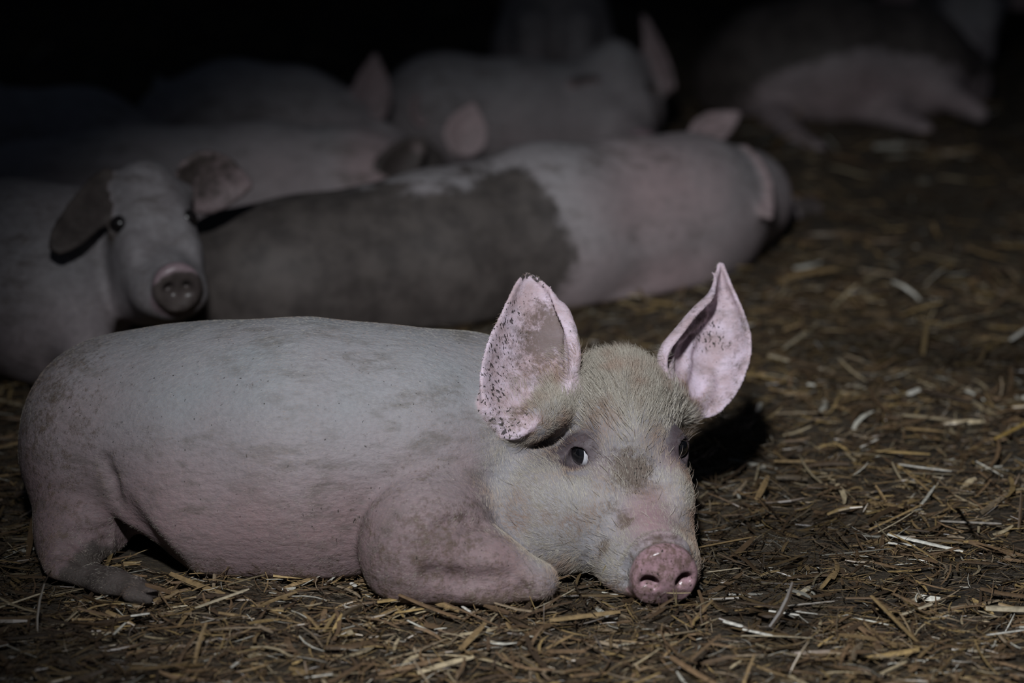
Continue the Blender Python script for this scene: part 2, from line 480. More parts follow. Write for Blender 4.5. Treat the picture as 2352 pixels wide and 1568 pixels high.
def build_pig(name_label, ops, ears, lo, hi, h, frame, colour, mat, floorz=0.0, fine=False, late=()):
    """ops: shapes; ears: sheets; colour(P, N) -> dict of surface attributes"""
    full = list(ops)
    for e in ears: full.append(('+', e, .022 if fine else .02))
    full += list(late)
    fl = floorz
    full.append(('&', (lambda P: fl - P[:, 2]), .015))
    v, q = polygonise(full, lo, hi, h)
    v = relax(v, q, 1, .4)
    root = thing('pig', name_label, 'pig', tuple(frame.o*[1, 1, 0]))
    me = mesh_np('body', v - frame.o*[1, 1, 0], q, mat)
    nn = np.empty(len(v)*3, np.float32); me.vertices.foreach_get('co', nn)
    N = np.empty(len(v)*3, np.float32); me.vertex_normals.foreach_get('vector', N); N = N.reshape(-1, 3)
    at_ = colour(v, N)
    for k in ('pink', 'wet', 'soil', 'fleck', 'mud', 'ear', 'lid_shade'): fattr(me, k, at_.get(k, np.zeros(len(v))))
    b = link('body', me, root)
    return root, b, v, q, N, at_

PIGS = []      # shape lists, to keep bedding from growing through the animals

# ---- the pig in front -------------------------------------------------------
HF = Frame(at(1530, 1335, 3.115), 12, 12.5, 0, 1.01)
def front_pig():
    ops = []
    ch = [(285, 985, 3.47, .112), (350, 1015, 3.43, .150), (430, 1035, 3.40, .172), (540, 1047, 3.37, .182), (700, 1050, 3.34, .187), (880, 1045, 3.345, .174), (1050, 1015, 3.385, .149), (1190, 1005, 3.41, .118), (1330, 1000, 3.40, .085)]
    for a, b in zip(ch[:-1], ch[1:]):
        ops.append(('+', cone(at(*a[:3]), at(*b[:3]), a[3], b[3]), .03))
    ops.append(('+', cone(at(500, 1185, 3.315), at(750, 1190, 3.310), .118, .116), .05))       # belly resting on the straw
    for d in (3.16, 3.22, 3.28, 3.34): ops.append(('-', cone(at(268, 1150, d), at(352, 1345, d), .008, .050), .02))   # flank gap in front of the hind leg
    # haunch
    R = np.eye(3)
    ops.append(('+', ell(at(215, 1010, 3.405), (.094, .12, .118), R), .07))
    ops.append(('+', cone(at(205, 1060, 3.36), at(178, 1215, 3.31), .084, .055), .03))
    ops.append(('+', cone(at(178, 1215, 3.31), at(165, 1330, 3.26), .055, .044), .02))
    ops.append(('+', cone(at(170, 1345, 3.24), at(255, 1358, 3.19), .040, .028), .02))
    ops.append(('+', cone(at(255, 1355, 3.19), at(305, 1360, 3.17), .028, .022), .015))
    ops.append(('+', cone(at(312, 1358, 3.168), at(352, 1370, 3.155), .017, .010), .006))
    ops.append(('+', cone(at(304, 1372, 3.148), at(340, 1384, 3.138), .015, .010), .006))
    # shoulder, elbow, folded foreleg
    ops.append(('+', ell(at(1000, 1085, 3.315), (.10, .10, .12), R), .09))
    ops.append(('+', cone(at(1015, 1085, 3.325), at(978, 1232, 3.190), .096, .089), .010))
    ops.append(('+', cone(at(950, 1300, 3.17), at(1110, 1312, 3.155), .060, .052), .03))
    ops.append(('+', cone(at(1110, 1312, 3.155), at(1232, 1338, 3.145), .050, .028), .02))
    hd = head_ops(HF, True)
    head0 = hd[0]
    body_n = len(ops)
    # neck and jowl over the foreleg
    ops.append(('+', cone(at(1160, 1125, 3.345), at(1330, 1130, 3.31), .092, .075), .02))
    ops.append(('+', ell(at(1262, 1190, 3.262), (.098, .085, .088), R), .03))
    ops += [('+', hd[0][1], .04)] + hd[1:]
    def fold(pts, r=.0035, k=.012):
        c = []
        for px, py in pts:
            dd = np.linspace(2.98, 3.6, 400); P = np.array([at(px, py, d) for d in dd])
            v = smooth_body(ops, P); i = np.argmax(v < 0)
            if v[i] < 0: c.append(P[max(i-1, 0)])
        for a, b in zip(c[:-1], c[1:]): folds.append(('-', cone(a, b, r, r), k))
    folds = []; late = []
    fold([(1005, 1212), (1035, 1200), (1075, 1195), (1112, 1206)], .0042, .014)
    fold([(1060, 1222), (1085, 1208), (1110, 1203)], .0025, .010)
    fold([(985, 1322), (1050, 1332), (1110, 1334), (1170, 1326)], .0055, .022)
    for x0, y0, x1, y1 in ((1104, 1345, 1122, 1376), (1135, 1343, 1150, 1374), (1166, 1340, 1184, 1368), (1198, 1338, 1212, 1362)):
        fold([(x0, y0), (.5*(x0+x1)-3, .5*(y0+y1)), (x1, y1)], .0034, .011)
    fold([(243, 1062), (256, 1100), (270, 1150)], .0045, .016)
    fold([(150, 1232), (190, 1250), (245, 1240)], .004, .014)
    fold([(140, 1268), (190, 1288), (248, 1278)], .0035, .012)
    fold([(160, 1215), (205, 1226), (250, 1212)], .0025, .010)
    # face: line over the brow, fold under the eye, wrinkles on the nose bridge behind the disc
    fold([(1275, 1020), (1290, 992), (1325, 980), (1362, 996)], .0026, .010)
    fold([(1288, 1060), (1310, 1086), (1345, 1090)], .0022, .009)
    fold([(1462, 1262), (1490, 1243), (1530, 1236), (1572, 1246)], .0022, .008)
    fold([(1448, 1280), (1432, 1310), (1432, 1345)], .0022, .008)
    ops += folds
    # ears
    L = [[(1150, 985, 3.225), (1182, 990, 3.215), (1215, 975, 3.218), (1255, 945, 3.240), (1300, 910, 3.275)],
         [(1116, 930, 3.210), (1150, 940, 3.230), (1205, 922, 3.255), (1265, 892, 3.272), (1320, 885, 3.268)],
         [(1106, 865, 3.215), (1150, 855, 3.252), (1215, 842, 3.282), (1285, 825, 3.290), (1325, 832, 3.272)],
         [(1122, 788, 3.240), (1165, 778, 3.275), (1220, 770, 3.300), (1285, 765, 3.308), (1317, 770, 3.290)],
         [(1152, 725, 3.272), (1182, 715, 3.296), (1222, 708, 3.310), (1268, 705, 3.318), (1292, 708, 3.306)],
         [(1182, 662, 3.298), (1196, 658, 3.310), (1217, 654, 3.317), (1242, 656, 3.320), (1260, 664, 3.314)],
         [(1200, 634, 3.312), (1205, 631, 3.316), (1212, 630, 3.318), (1220, 632, 3.318), (1228, 638, 3.316)]]
    Rr = [[(1530, 880, 3.38), (1548, 900, 3.37), (1562, 920, 3.365), (1578, 940, 3.37), (1590, 955, 3.38)],
          [(1513, 835, 3.365), (1552, 848, 3.40), (1590, 885, 3.41), (1622, 925, 3.40), (1643, 950, 3.385)],
          [(1523, 795, 3.365), (1560, 795, 3.415), (1612, 828, 3.435), (1660, 868, 3.425), (1692, 898, 3.40)],
          [(1554, 757, 3.375), (1588, 755, 3.43), (1635, 775, 3.445), (1684, 800, 3.435), (1720, 826, 3.41)],
          [(1592, 712, 3.395), (1620, 710, 3.44), (1655, 722, 3.45), (1694, 742, 3.44), (1721, 765, 3.42)],
          [(1630, 675, 3.42), (1646, 673, 3.45), (1665, 682, 3.455), (1687, 695, 3.45), (1702, 708, 3.435)],
          [(1645, 637, 3.44), (1651, 636, 3.455), (1660, 638, 3.455), (1669, 642, 3.45), (1676, 650, 3.445)],
          [(1652, 607, 3.45), (1654, 605, 3.455), (1656, 605, 3.455), (1658, 606, 3.455), (1660, 609, 3.45)]]
    Rr = [([(r[0][0]+20-3*n, r[0][1]+9, r[0][2]-.014)] if n < 6 else [r[0]])+r for n, r in enumerate(Rr)]       # rolled front rim
    L = [r+([(r[-1][0]-13, r[-1][1]+3, r[-1][2]-.010)] if n < 5 else [r[-1]]) for n, r in enumerate(L)]
    ears = [Sheet([[at(*p) for p in r] for r in L], .0030, 60, 44, .0003), Sheet([[at(*p) for p in r] for r in Rr], .0030, 60, 44, .0003)]
    def ridge(e, path, r, lift):
        # raised fold that follows the hollow side of an ear: path of (along, across) in 0..1
        P = []
        for a, b in zip(path[:-1], path[1:]):
            for t in np.linspace(0, 1, 6, endpoint=False):
                uv = np.array(a)*(1-t)+np.array(b)*t
                i = np.argmin(((e.uv-uv)**2).sum(1)); n = e.nor[i]
                n = n if n@(np.array([0, 0, CAMH])-e.pts[i]) > 0 else -n
                P.append(e.pts[i]+n*lift)
        for a, b in zip(P[:-1], P[1:]): late.append(('+', cone(a, b, r, r), .010))
    ridge(ears[0], [(.02, .80), (.18, .72), (.36, .70), (.52, .74)], .0042, .003)
    ridge(ears[0], [(.0, .55), (.12, .60), (.22, .62)], .0045, .004)
    ridge(ears[0], [(.30, .90), (.52, .88), (.70, .80)], .0030, .002)
    ridge(ears[1], [(.04, .30), (.20, .30), (.38, .32), (.58, .42)], .0040, .003)
    ridge(ears[1], [(.04, .50), (.22, .48), (.40, .46)], .0036, .002)
    ridge(ears[1], [(.02, .80), (.14, .78), (.26, .72)], .0045, .003)
    e = ears[0]; i = np.argmin(((e.uv-np.array([.14, .66]))**2).sum(1)); n = nrm(np.array([0, 0, CAMH])-e.pts[i])
    late.append(('-', cone(e.pts[i]+n*.012, e.pts[i]-n*.012, .0065, .005), .006))
    for a, b in (((1190, 990, 3.238), (1228, 972, 3.238)), ((1228, 972, 3.238), (1264, 948, 3.252)), ((1264, 948, 3.252), (1305, 910, 3.284)), ((1262, 960, 3.270), (1305, 960, 3.30))):
        late.append(('+', cone(at(*a), at(*b), .019, .021), .016))
    late.append(('+', cone(at(1545, 905, 3.372), at(1520, 935, 3.355), .016, .026), .02))
    late.append(('+', cone(at(1585, 955, 3.375), at(1545, 945, 3.36), .012, .022), .016))
    return ops, ears, late

def front_colour(ears):
    def f(P, N):
        n = len(P); l = HF.local(P); hd = 1-sstep(.185, .235, np.linalg.norm(l-np.array([-.18, 0, .02]), axis=1))
        out = {k: np.zeros(n) for k in ('pink', 'wet', 'soil', 'fleck', 'mud', 'ear', 'lid_shade')}
        # pink flanks, legs; paler back
        z = P[:, 2]
        pink = .85*(1-sstep(.06, .27, z)) + .14
        pink = np.maximum(pink, .75*np.exp(-(((P-at(190, 1000, 3.35))/np.array([.13, .2, .13]))**2).sum(1)))
        face = .25 + .0*z
        pink = pink*(1-hd) + face*hd
        g = lambda c, r: np.exp(-(((l-np.array(c))/np.array(r))**2).sum(1))
        pink = np.maximum(pink, 1.0*g((-.085, 0, .040), (.065, .042, .045)))
        for sd in (1, -1):
            pink = np.maximum(pink, .75*g((-.175, sd*.05, .05), (.03, .02, .025)))
            pink = np.maximum(pink, .5*g((-.30, sd*.09, .0), (.05, .05, .06)))
            out['lid_shade'] = np.maximum(out['lid_shade'], 1.9*g((EYE_P[0]+.002, sd*.070, .070), (.034, .05, .030))).clip(0, 1)
            out['soil'] = np.maximum(out['soil'], .55*g((-.215, sd*.08, .015), (.04, .03, .03)))
        out['soil'] = np.maximum(out['soil'], 1.6*g((-.168, -.012, .062), (.032, .030, .03)))
        out['soil'] = np.maximum(out['soil'], 1.2*g((-.100, -.032, .032), (.018, .013, .014)))
        out['soil'] = np.maximum(out['soil'], 1.2*g((-.085, -.056, -.006), (.012, .016, .018)))
        out['soil'] = np.maximum(out['soil'], 1.15*sstep(-.06, -.03, l[:, 0])*(.56+.44*(1-sstep(-.048, -.012, l[:, 2]))))
        for c, r, a in (((-.20, -.085, .012), (.035, .03, .030), .75), ((-.13, -.07, -.02), (.03, .03, .03), .62), ((-.235, -.08, -.05), (.04, .04, .04), .60), ((-.12, -.05, .035), (.02, .02, .02), .62), ((-.20, .085, .02), (.03, .03, .03), .7)):
            out['soil'] = np.maximum(out['soil'], a*g(c, r))
        out['fleck'] = np.maximum(out['fleck'], .75*g((-.165, .0, .065), (.05, .04, .03)))
        out['wet'] = sstep(-.030, -.022, l[:, 0])*hd
        out['wet'] = np.maximum(out['wet'], .50*g((-.080, 0, .040), (.062, .040, .040)))
        for sd in (1, -1): out['wet'] = np.maximum(out['wet'], .45*g((-.178, sd*.045, .062), (.022, .018, .022)))
        pink = np.maximum(pink, out['wet'])
        out['fleck'] = np.maximum(out['fleck'], .50*(out['wet'] > .8))
        out['fleck'] = np.maximum(out['fleck'], .28*(1-hd))
        # soiled feet and rump; shade painted in on rump, legs and low body
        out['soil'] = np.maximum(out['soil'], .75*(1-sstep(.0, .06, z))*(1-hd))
        out['soil'] = np.maximum(out['soil'], .55*(1-sstep(-.68, -.42, P[:, 0])))  # rump soiling, strengthened to darken it where the beam falls off
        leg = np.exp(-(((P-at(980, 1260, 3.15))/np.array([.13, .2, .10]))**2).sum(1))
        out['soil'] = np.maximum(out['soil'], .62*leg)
        out['lid_shade'] = np.maximum(out['lid_shade'], .50*leg); out['lid_shade'] = np.maximum(out['lid_shade'], .55*(1-sstep(-.60, -.40, P[:, 0]))*(1-sstep(.05, .24, z)))  # shade painted into the colour of the foreleg and lower haunch
        out['lid_shade'] = np.maximum(out['lid_shade'], .30*(1-sstep(.03, .12, z))*(1-hd))  # body colour darkened towards the ground as painted shade
        out['mud'] = np.maximum(out['mud'], 1.1*np.exp(-(((P-at(280, 1355, 3.19))/np.array([.10, .14, .07]))**2).sum(1)))
        earm = np.zeros(n)
        for k, e in enumerate(ears):
            d, i, m = e.near(P); hit = (1-sstep(.0085, .015, d))*(m)
            earm = np.maximum(earm, hit)
            u, v = e.uv[i, 0], e.uv[i, 1]
            pink = np.where(hit > 0, np.maximum(pink, hit*.95), pink)
            if k == 0:
                s = np.maximum(1.15*np.exp(-((u-.48)/.26)**2-((v-.55)/.32)**2), .6*np.exp(-((u-.08)/.10)**2)); s = np.maximum(s, .9*sstep(.90, 1, u))
                fl = .62*np.exp(-((v-.12)/.2)**2)*(u < .75) + 1.1*sstep(.84, .97, u) + .22
                fl = np.maximum(fl, .9*np.exp(-((u-.05)/.06)**2))
            else:
                s = np.maximum(.75*np.exp(-((u-.52)/.20)**2-((v-.35)/.20)**2), .28)
                fl = .2 + .75*np.exp(-((u-.42)/.12)**2-((v-.55)/.2)**2)
            out['soil'] = np.where(hit > .3, s, out['soil']); out['fleck'] = np.where(hit > .3, np.clip(fl, 0, 1.15), out['fleck'])
        out['pink'] = np.clip(pink, 0, 1); out['ear'] = earm
        return out
    return f
ops, ears, late = front_pig(); PIGS.append(ops)
H_FINE = .0030
lo = np.array([-.76, 2.78, -.012]); hi = np.array([.40, 3.75, .44])
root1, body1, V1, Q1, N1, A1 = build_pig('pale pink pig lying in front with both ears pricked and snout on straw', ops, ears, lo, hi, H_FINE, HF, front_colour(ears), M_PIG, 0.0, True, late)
add_eyes(root1, HF)

# ---- bristles of the pig in front (one coat)
def hair_object(name, mat, parent, pts, rad, off):
    """pts (n,k,3)"""
    n, k, _ = pts.shape
    hc = bpy.data.hair_curves.new(name); hc.add_curves([k]*n)
    hc.position_data.foreach_set('vector', (pts-off).astype(np.float32).ravel())
    ra = hc.attributes.get('radius') or hc.attributes.new('radius', 'FLOAT', 'POINT')
    ra.data.foreach_set('value', rad.astype(np.float32).ravel())
    hc.materials.append(mat)
    o = link(name, hc, parent); return o
def coat_of_front_pig(n):
    a = V1[Q1[:, 0]]; c = V1[Q1[:, 2]]; b = V1[Q1[:, 1]]; d = V1[Q1[:, 3]]
    area = .5*np.linalg.norm(np.cross(c-a, d-b), axis=1)
    cen = (a+b+c+d)/4; fn = N1[Q1[:, 0]].astype(float)
    toc = np.array([0, 0, CAMH])-cen; toc /= np.linalg.norm(toc, axis=1)[:, None]
    l = HF.local(cen); hd = 1-sstep(.185, .235, np.linalg.norm(l-np.array([-.18, 0, .02]), axis=1))
    wgt = area*(.9+1.0*hd)*(1-.8*A1['ear'][Q1[:, 0]])*(1-A1['wet'][Q1[:, 0]]**3)
    wgt *= (np.einsum('ij,ij->i', fn, toc) > -.35)*(cen[:, 2] > .012)
    for sd in (1, -1):                                        # no coat on the eyelids
        wgt *= np.linalg.norm(l-np.array([EYE_P[0]+.006, sd*(EYE_P[1]+.006), EYE_P[2]]), axis=1) > .032
    muz = np.exp(-(((l-np.array([-.075, 0, .038]))/np.array([.065, .042, .042]))**2).sum(1)); wgt *= (1-.80*muz)*(1-.75*np.clip(A1['soil'][Q1[:, 0]], 0, 1)*hd)*(1-.55*A1['lid_shade'][Q1[:, 0]])
    f = RNG.choice(len(Q1), n, p=wgt/wgt.sum())
    u, v = RNG.random((2, n, 1))
    p = (a[f]*(1-u)+b[f]*u)*(1-v)+(d[f]*(1-u)+c[f]*u)*v
    N = fn[f]; H = hd[f]; lf = l[f]
    # growth direction: away from the snout over the head, along the trunk and downwards over the body
    back = -HF.F
    lat = np.sign(lf[:, 1])[:, None]*HF.S
    dh = back[None]+.25*lat*np.minimum(1, np.abs(lf[:, 1])/.05)[:, None] - .25*HF.U*(lf[:, 2] < -.01)[:, None]
    db = np.array([-1, .15, -.45])[None]*np.ones((n, 1))
    D = dh*H[:, None]+db*(1-H)[:, None]
    D += .7*(np.stack([vnoise(p, 38, s) for s in (1, 2, 3)], 1)-.5)+.16*RNG.normal(size=(n, 3))
    D -= np.einsum('ij,ij->i', D, N)[:, None]*N; D /= np.linalg.norm(D, axis=1)[:, None]
    top = sstep(.10, .15, lf[:, 2])*H
    ln = (.0055+.0028*H+.012*top)*(.6+.8*RNG.random(n))
    lift = (.05+.06*H+.30*top)*(.5+RNG.random(n))
    t = np.array([0, .35, .7, 1.0])
    pts = p[:, None]+ (t[None, :, None]*ln[:, None, None])*D[:, None] + (lift*ln)[:, None, None]*np.sin(t*1.9)[None, :, None]*N[:, None] - .0004*N[:, None]
    rad = np.array([1, .9, .65, .15])[None]*(.00008+.00001*H[:, None]+.00005*RNG.random((n, 1)))
    o = hair_object('bristles', M_HAIR, root1, pts, rad, HF.o*[1, 1, 0]); o['kind'] = 'stuff'
coat_of_front_pig(160000)
def coarse_bristles(n):
    l = HF.local(V1); wt = np.zeros(len(V1))
    wt += 1.0*np.exp(-(((l-np.array([-.28, 0, .125]))/np.array([.06, .07, .05]))**2).sum(1))
    wt += .45*np.exp(-(((l-np.array([-.27, -.075, .02]))/np.array([.06, .05, .07]))**2).sum(1))
    wt += .45*np.exp(-(((l-np.array([-.27, .075, .02]))/np.array([.06, .05, .07]))**2).sum(1))
    wt += .18*np.exp(-(((l-np.array([-.18, 0, -.05]))/np.array([.09, .11, .07]))**2).sum(1))
    wt *= (1-A1['ear'])*(1-A1['wet'])
    for sd in (1, -1): wt *= np.linalg.norm(l-np.array([EYE_P[0], sd*EYE_P[1], EYE_P[2]]), axis=1) > .03
    f = RNG.choice(len(V1), n, p=wt/wt.sum()); p = V1[f]; N = N1[f].astype(float); lf = l[f]
    D = -HF.F[None]+.9*HF.U[None]*np.exp(-((lf[:, 2]-.12)/.05)**2)[:, None]+np.sign(lf[:, 1])[:, None]*HF.S*.5+.28*RNG.normal(size=(n, 3))
    D -= .9*np.einsum('ij,ij->i', D, N)[:, None]*N; D /= np.linalg.norm(D, axis=1)[:, None]
    ln = RNG.uniform(.012, .026, n); t = np.array([0, .35, .7, 1.0])
    pts = p[:, None]+t[None, :, None]*ln[:, None, None]*D[:, None]+(.28*ln)[:, None, None]*np.sin(t*2.1)[None, :, None]*N[:, None]
    rad = np.array([1, .9, .6, .12])[None]*RNG.uniform(.00018, .00028, (n, 1))
    o = hair_object('coarse_bristles', M_COARSE, root1, pts, rad, HF.o*[1, 1, 0]); o['kind'] = 'stuff'
coarse_bristles(3600)
def lashes():
    P = []
    for sd in (1, -1):
        e = HF(EYE_P[0], sd*EYE_P[1], EYE_P[2]); d = eye_dir(HF, sd)
        up = nrm(HF.U-(HF.U@d)*d); si = np.cross(up, d)
        for _ in range(46):
            a = random.uniform(.05, math.pi-.05); b = e+.0185*math.cos(a)*si+.0155*math.sin(a)*up+.011*d
            g = nrm(random.gauss(.75, .3)*up+random.gauss(.1, .25)*d+.8*math.cos(a)*si)
            L = random.uniform(.012, .026); dr = -nrm(up)*.25+.35*d
            P.append([b+g*L*t+dr*L*t*t*.6 for t in (0, .33, .66, 1)])
        for _ in range(40):                                   # dark whiskers below and behind the eye
            b = e+random.uniform(-.045, -.005)*HF.F*1.0+random.uniform(-.05, -.012)*up+.004*d
            g = nrm(-.8*HF.F-.5*up+random.gauss(0, .3)*up+.25*d); L = random.uniform(.012, .024)
            P.append([b+g*L*t+.004*d*math.sin(t*3) for t in (0, .33, .66, 1)])
    P = np.array(P); r = np.array([1, .9, .6, .15])[None]*np.full((len(P), 1), .00022)
    hair_object('eyelashes', M_LASH, root1, P, r, HF.o*[1, 1, 0])
lashes()

# ---- the pigs behind ----------------------------------------------------------
def chain(ops, pts, k=.03, first=None):
    for i, (a, b) in enumerate(zip(pts[:-1], pts[1:])):
        ops.append(('+', cone(a[0], b[0], a[1], b[1]), k))
def blob(P, c, r): return np.exp(-(((P-np.asarray(c))/np.asarray(r))**2).sum(1))
def far_colour(fr, mud=(), clean=(), pinks=(), basepink=.35, soil=.35, dull=.0, ears=()):
    def f(P, N):
        l = fr.local(P); o = {}
        z = P[:, 2]
        pk = basepink + .4*(1-sstep(.05, .24, z))
        for c, r, a in pinks: pk = np.maximum(pk, a*blob(P, c, r))
        hd = sstep(-.40, -.30, l[:, 0])*(np.abs(l[:, 1]) < .14)*(np.abs(l[:, 2]) < .2)
        o['wet'] = .7*sstep(-.03, -.02, l[:, 0])*(np.linalg.norm(l, axis=1) < .07)
        o['soil'] = .5*soil*fbm(P, 6, 4); o['lid_shade'] = np.full(len(P), dull)
        for sd in (1, -1):
            o['soil'] = np.maximum(o['soil'], .9*np.exp(-(((l-np.array([EYE_P[0], sd*.08, .05]))/.03)**2).sum(1)))
        m = np.zeros(len(P))
        for c, r, a in mud: m = np.maximum(m, a*blob(P, c, r))
        for c, r, a in clean: m = np.clip(m - a*blob(P, c, r), 0, 2)
        for e, amt in ears:
            d, i, mm = e.near(P); hit = (d < .012) & mm
            pk = np.where(hit, .95, pk); m = np.where(hit, amt, m)
        o['mud'] = m; o['pink'] = np.clip(pk, 0, 1); o['fleck'] = np.full(len(P), .15)
        return o
    return f
def far_pig(label, trunk, fr, ears, extra=(), post=(), neck=None, h=.008, floorz=0.0, pad=((0, 0, 0), (0, 0, 0)), **kw):
    ops = []
    chain(ops, trunk)
    ops += list(extra)
    nk = neck or [(trunk[-1][0], trunk[-1][1]*.9), (fr(-.28, 0, .0), .105*fr.k)]
    chain(ops, nk, .04)
    hd = head_ops(fr, False); ops += [('+', hd[0][1], .05)]+hd[1:]
    ops += list(post)
    for sd in (1, -1):                                          # small hollows the eyes sit in
        e = fr(EYE_P[0], sd*EYE_P[1], EYE_P[2]); d = eye_dir(fr, sd)
        ops.append(('-', ball(e+d*.012*fr.k, .016*fr.k), .006))
    pts = [p for p, r in list(trunk)+nk]; rs = [r for p, r in list(trunk)+nk]
    lo = np.min([p-r for p, r in zip(pts, rs)]+[fr.o-.1]+[e.lo+.04 for e, _ in ears], axis=0)-.12
    hi = np.max([p+r for p, r in zip(pts, rs)]+[fr.o+.1]+[e.hi-.04 for e, _ in ears], axis=0)+.12
    lo = lo-np.asarray(pad[0]); hi = hi+np.asarray(pad[1]); lo[2] = floorz-.016
    PIGS.append(ops)
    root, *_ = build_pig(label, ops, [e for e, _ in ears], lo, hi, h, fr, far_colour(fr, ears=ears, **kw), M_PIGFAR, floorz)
    add_eyes(root, fr, EYE_R, M_EYEDARK)
    return root
Id = np.eye(3)

# mud-patched pig, asleep, head to the right
fr = Frame(at(1872, 492, 5.12), 122, 2, 0, .95)
e1 = ear(at(1690, 345, 4.72), at(1768, 498, 4.62), .075, (.35, -1, .3), .012)
e2 = ear(at(1600, 312, 5.0), at(1696, 262, 5.05), .06, (-.3, -1, .4), .012)
far_pig('large pig with wide dark mud patch asleep behind the front pig',
    [(at(545, 640, 4.30), .125), (at(700, 645, 4.31), .148), (at(1000, 600, 4.42), .163), (at(1250, 545, 4.52), .172), (at(1440, 520, 4.63), .168), (at(1570, 500, 4.72), .155)],
    fr, [(e1, 0.0), (e2, 0.0)],
    extra=[('+', ell(at(1545, 525, 4.64), (.135, .12, .160), Id), .03), ('+', cone(at(1560, 610, 4.60), at(1400, 705, 4.50), .07, .04), .03),
           ('+', ell(at(590, 665, 4.25), (.13, .10, .13), Id), .05)],
    neck=[(at(1570, 490, 4.72), .150), (at(1700, 460, 4.86), .105)], h=.006,
    mud=[(at(1872, 492, 5.1), (.07, .12, .1), .9), (at(800, 700, 4.2), (.40, .6, .22), 1.1), (at(1080, 640, 4.35), (.20, .5, .21), 1.1), (at(1190, 590, 4.36), (.10, .4, .17), 1.1), (at(560, 600, 4.2), (.2, .4, .15), .9)],
    pinks=[(at(1520, 450, 4.5), (.2, .3, .16), .95), (at(1540, 640, 4.5), (.2, .3, .1), 1.0)], basepink=.30, dull=.16)

# pig at left looking at the camera
fr = Frame(at(410, 664, 3.79), 19, 1, 0, .90)
e1 = ear(at(268, 412, 3.97), at(128, 572, 3.86), .060, (.1, -1, .5), .006, prof=(.8, 1, 1, .95, .85, .7, .3))
e2 = ear(at(420, 415, 4.06), at(575, 425, 4.12), .10, (-.1, -1, .1), .015)
far_pig('grey pig at left edge facing the camera with drooping dark ear',
    [(at(-400, 690, 4.22), .17), (at(-180, 670, 4.16), .185), (at(30, 645, 4.10), .168), (at(110, 640, 4.08), .15)],
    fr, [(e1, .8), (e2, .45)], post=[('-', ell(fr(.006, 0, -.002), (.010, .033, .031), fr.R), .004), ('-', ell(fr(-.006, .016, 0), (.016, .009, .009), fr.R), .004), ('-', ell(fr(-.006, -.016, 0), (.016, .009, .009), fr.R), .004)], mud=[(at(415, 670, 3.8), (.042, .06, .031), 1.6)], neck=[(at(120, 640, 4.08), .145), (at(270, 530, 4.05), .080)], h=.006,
    extra=[('+', ell(at(110, 720, 4.0), (.10, .10, .13), Id), .05), ('+', cone(at(180, 690, 3.98), at(200, 830, 3.90), .06, .04), .04)], pad=((0, .1, 0), (.1, 0, 0)), basepink=.2, soil=.95, dull=.42)

# long pale pig lying beyond the mud-patched one
fr = Frame(at(1112, 412, 5.08), 66, -8, 0, .86)
e1 = ear(at(888, 405, 4.82), at(975, 318, 4.84), .075, (.4, -1, .2), .012)
e2 = ear(at(1062, 345, 5.0), at(1085, 240, 5.02), .085, (.1, -1, .2), .014)
far_pig('long pale pig lying stretched behind the pig that faces the camera',
    [(at(60, 465, 4.86), .125), (at(300, 455, 4.86), .142), (at(600, 445, 4.88), .142), (at(800, 440, 4.93), .13)],
    fr, [(e1, .6), (e2, .28)], neck=[(at(800, 440, 4.93), .125), (at(940, 410, 5.0), .085)],
    pinks=[(at(850, 400, 4.8), (.10, .3, .12), 1.0), (at(650, 420, 4.7), (.2, .3, .12), .6)], basepink=.30, mud=[(at(985, 380, 5.0), (.10, .3, .10), .75)])

# back of a pig at the far left
fr = Frame(at(-330, 400, 5.05), -80, 10, 0, .95)
e1 = ear(at(-230, 300, 5.05), at(-300, 200, 5.1), .08, (0, -1, 0), .012)
far_pig('dim pig whose rounded back shows at the far left edge',
    [(at(300, 400, 5.2), .13), (at(180, 375, 5.2), .16), (at(20, 380, 5.2), .16), (at(-110, 390, 5.2), .14)], fr, [(e1, .3)], basepink=.25, soil=.6)

# pig with one ear pricked up
fr = Frame(at(915, 345, 5.34), 64, 0, 0, .84)
e1 = ear(at(850, 275, 5.36), at(862, 125, 5.41), .078, (.15, -1, .1), .014)
e2 = ear(at(960, 270, 5.44), at(1010, 215, 5.5), .07, (.1, -1, .1), .012)
far_pig('dim pig in the back row with one pink ear pricked up',
    [(at(430, 310, 5.45), .128), (at(540, 300, 5.44), .155), (at(660, 308, 5.42), .146), (at(740, 322, 5.42), .125)], fr, [(e1, 0), (e2, .3)],
    extra=[('+', cone(at(385, 280, 5.45), at(362, 180, 5.45), .02, .010), .02)], basepink=.25, soil=.6)

# pig with the long upright ear
fr = Frame(at(1475, 342, 5.48), 14, 14, 0, .92)
e1 = ear(at(1525, 205, 5.64), at(1478, 38, 5.69), .060, (-.5, -1, .1), .016, prof=(.9, 1, .95, .8, .6, .38, .08))
e2 = ear(at(1375, 235, 5.6), at(1315, 190, 5.52), .075, (-.2, -1, .3), .014)
far_pig('grey pig in the back row with a long ear pointing straight up',
    [(at(965, 295, 5.60), .118), (at(1020, 275, 5.60), .150), (at(1180, 285, 5.62), .150), (at(1320, 285, 5.66), .140)], fr, [(e1, 0), (e2, .5)], basepink=.15, soil=.6, dull=.25,
    neck=[(at(1320, 280, 5.66), .125), (at(1435, 250, 5.69), .095)])

